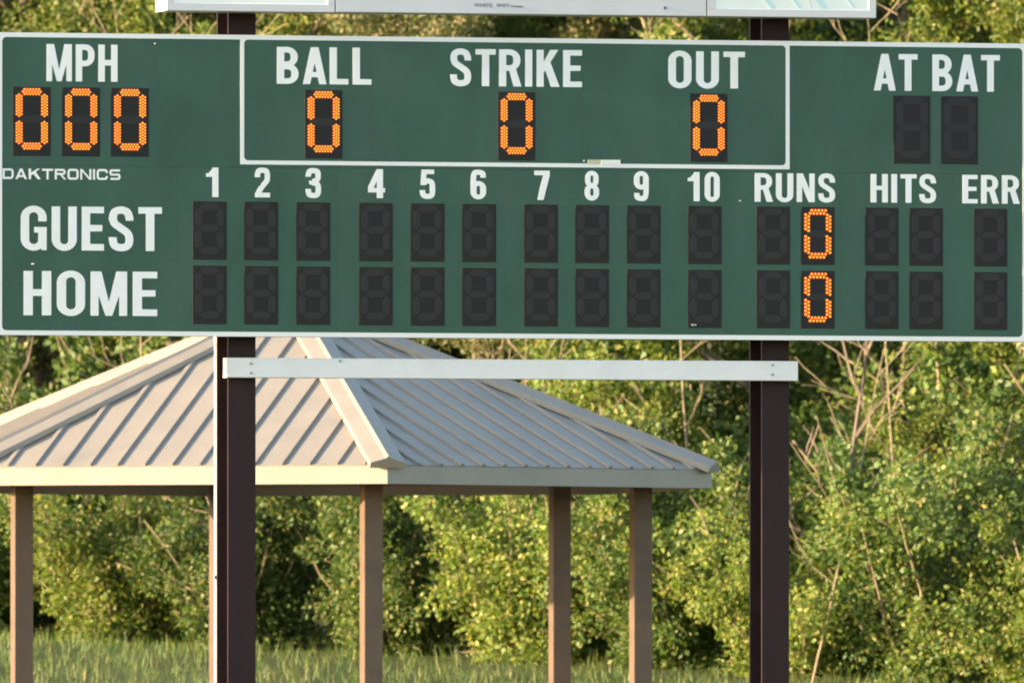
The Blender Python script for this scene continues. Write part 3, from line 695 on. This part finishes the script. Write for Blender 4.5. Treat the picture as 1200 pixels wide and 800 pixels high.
RW = ['front', 'middle', 'back']
def beside(u):
    for lim, t in ((-7.3, 'well beyond the MPH end'), (-5.4, 'past the MPH corner'), (-3.6, 'behind the GUEST lettering'), (-2.3, 'behind the BALL digit'), (-0.9, 'behind inning 4'),
                   (0.7, 'behind the STRIKE digit'), (1.9, 'behind inning 9'), (3.4, 'behind the RUNS columns'), (4.6, 'behind the HITS columns'), (6.1, 'behind the ERR column'), (7.8, 'past the ERR corner'), (99, 'well beyond the ERR end')):
        if u < lim: return t
for r, (d0, lst) in enumerate(ROWS):
    for u, k in lst:
        tree(k, u+rt.uniform(-.3, .3), d0-u*0.75+rt.uniform(-.6, .6), rt.uniform(0, 6.28), rt.uniform(0.9, 1.12), '%s, %s rank, %s' % (KN[k], RW[r], beside(u)))
# low bushes before the trees
def make_bush(seed, R, H, lsize, per):
    rnd = random.Random(seed); rng = np.random.default_rng(seed); br = []; tips = []; spr = []
    for i in range(16):
        q = i*2.399; lp = grow(rnd, (0.1*math.cos(q), 0.1*math.sin(q), -0.1), (math.cos(q)*rnd.uniform(.1, .9), math.sin(q)*rnd.uniform(.1, .9), 1), H*rnd.uniform(0.6, 1.0), 0.018, 1, br, tips, n=5, bend=0.25)
        for j in range(9):
            tt = 0.5+4.4*j/9; k = min(4, int(tt)); p = lp[k].lerp(lp[k+1], tt-k)
            tp = grow(rnd, p, (rnd.uniform(-1, 1), rnd.uniform(-1, 1), rnd.uniform(-.3, .9)), rnd.uniform(.25, .55)*R, 0.006, 2, br, tips, n=2)
            tips.append(tuple(tp[1])); spr.append(rnd.uniform(.16, .34))
    st = MB()
    for pts, rr, dp in br: st.tube(pts, rr, 4 if dp == 1 else 3)
    return st.mesh('stems'), leaves_mesh('foliage', tips, spr, per, lsize, rng)
BUSH = {'a': (make_bush(3, 1.2, 2.4, 0.05, 240), 'leaf_a'), 'b': (make_bush(8, 1.3, 2.8, 0.055, 240), 'leaf_b')}
for (s, f), lm in BUSH.values(): s.materials.append(M['twig']); f.materials.append(M[lm])
for u, d, k, sc in ((-7.6, 45.5, 'a', 1.1), (-5.7, 43.6, 'b', 1.05), (-4.0, 42.4, 'a', 1.05), (-2.7, 41.0, 'b', 1.0), (-1.2, 40.0, 'b', .95), (0.2, 39.0, 'a', 1.05), (1.5, 38.0, 'b', 1.05), (2.8, 37.0, 'a', .95), (4.1, 36.2, 'b', 1.1), (5.5, 35.0, 'a', 1.0), (7.0, 34.2, 'b', 1.12),
                  (-6.8, 49.0, 'b', 1.6), (-3.3, 46.3, 'b', 1.55), (-0.7, 44.6, 'a', 1.6), (1.9, 42.6, 'b', 1.65), (4.6, 40.5, 'b', 1.6), (6.9, 38.6, 'a', 1.6), (-6.0, 45.8, 'a', 1.25), (-4.9, 44.6, 'b', 1.3)):
    p = spot(u, d); (s, f), lm = BUSH[k]
    o = empty('bush', (p.x, p.y, gz(p.x, p.y)-0.02)); o.rotation_euler = (0, 0, u*1.7); o.scale = (sc,)*3
    tag(o, '%s %s bush at the slope foot, %s' % ('tall' if sc > 1.4 else 'round' if sc > 1.0 else 'low', 'yellow green' if k == 'a' else 'mid green', beside(u)), 'bush', 'bushes at the foot of the tree slope')
    link('stems', s, None, o); link('foliage', f, None, o)
# pale bare saplings showing through the leaves
def bare(seed, px, py_top, py_mid, dd, Hn, lean, label, mat='twig', thick=0.022):
    rnd = random.Random(seed); top = at(px, py_top, DIST+dd); zg = gz(top.x, top.y); H = top.z-zg
    o = empty('bare_sapling', (top.x-RH.x*lean, top.y-RH.y*lean, zg-0.05)); tag(o, label, 'sapling')
    br = []; dv = (RH*lean+Vector((0, 0, H)))
    tr = grow(rnd, (0, 0, 0), dv, dv.length, thick, 0, br, [], n=10, bend=0.05, upb=0)
    for i in range(Hn):
        t = 0.30+0.68*i/Hn; k = min(9, int(t*10)); p = tr[k].lerp(tr[k+1], t*10-k); sgn = 1 if i % 2 else -1
        v = RH*sgn*rnd.uniform(.4, 1.0)+Vector((0, 0, rnd.uniform(.3, 1.0)))-FH*rnd.uniform(0, .5)
        bp = grow(rnd, p, v, rnd.uniform(.4, 1.1), thick*0.5, 1, br, [], n=4, bend=0.25)
        for s in range(3):
            v2 = v+Vector((rnd.uniform(-.8, .8), rnd.uniform(-.8, .8), rnd.uniform(-.3, .8))); grow(rnd, bp[1+s], v2, rnd.uniform(.2, .5), thick*0.28, 2, br, [], n=3, bend=0.3)
    mb1, mb2 = MB(), MB()
    for pts, rr, dp in br: (mb1 if dp == 0 else mb2).tube(pts, rr, 5 if dp == 0 else 4)
    mb1.build('trunk', M[mat], o); mb2.build('branches', M[mat], o)
for a in ((1, 304, -60, 40.6, 16, 0.25, 'pale forked bare sapling beside the post at the BALL end'),
          (2, 1003, -80, 37.4, 13, -0.5, 'pale bare sapling behind the AT BAT end of the board'),
          (3, 840, -30, 38.6, 14, 0.3, 'thin pale bare sapling beside the post at the OUT end'),
          (4, 616, 385, 39.0, 11, -0.2, 'short pale bare sapling under the middle of the board'),
          (5, 1045, 392, 36.0, 8, 0.8, 'leaning pale bare sapling under the HITS columns'),
          (8, 150, -40, 42.5, 14, -0.2, 'thin pale bare sapling above the MPH lettering')):
    bare(a[0], a[1], a[2], 0, a[3], a[4], a[5], a[6], thick=0.013)
bare(6, 996, 350, 0, 37.6, 6, 0.1, 'straight grey bare sapling under the RUNS column', 'bark', 0.05)
bare(7, 40, 425, 0, 43.0, 12, -0.9, 'grey bare sapling beyond the low side of the pavilion roof', 'bark', 0.03)
# grass on the bank round the pavilion
rg = np.random.default_rng(4); n = 60000
uu = rg.uniform(-8, 8, n); dd = rg.uniform(17, 46, n)
bx = uu*RH.x+dd*FH.x; by = uu*RH.y+dd*FH.y; bz = np.array([gz(a, b) for a, b in zip(bx, by)])-0.02
keep = np.hypot(bx-apex.x, by-apex.y) > RR*0.95
bx, by, bz = bx[keep], by[keep], bz[keep]; n = len(bx); h = 0.06+0.16*rg.random(n)**2; q = rg.uniform(0, 6.28, n); lx, ly = rg.normal(size=n)*0.04, rg.normal(size=n)*0.04
gvv = np.stack([np.stack([bx-0.006*np.cos(q), by-0.006*np.sin(q), bz], 1), np.stack([bx+0.006*np.cos(q), by+0.006*np.sin(q), bz], 1), np.stack([bx+lx, by+ly, bz+h], 1)], 1).reshape(-1, 3)
tag(link('grass', npmesh('grass', gvv, np.arange(n*3).reshape(-1, 3)), M['leaf_b']), 'green grass on the bank round the pavilion', 'grass', kind='stuff')
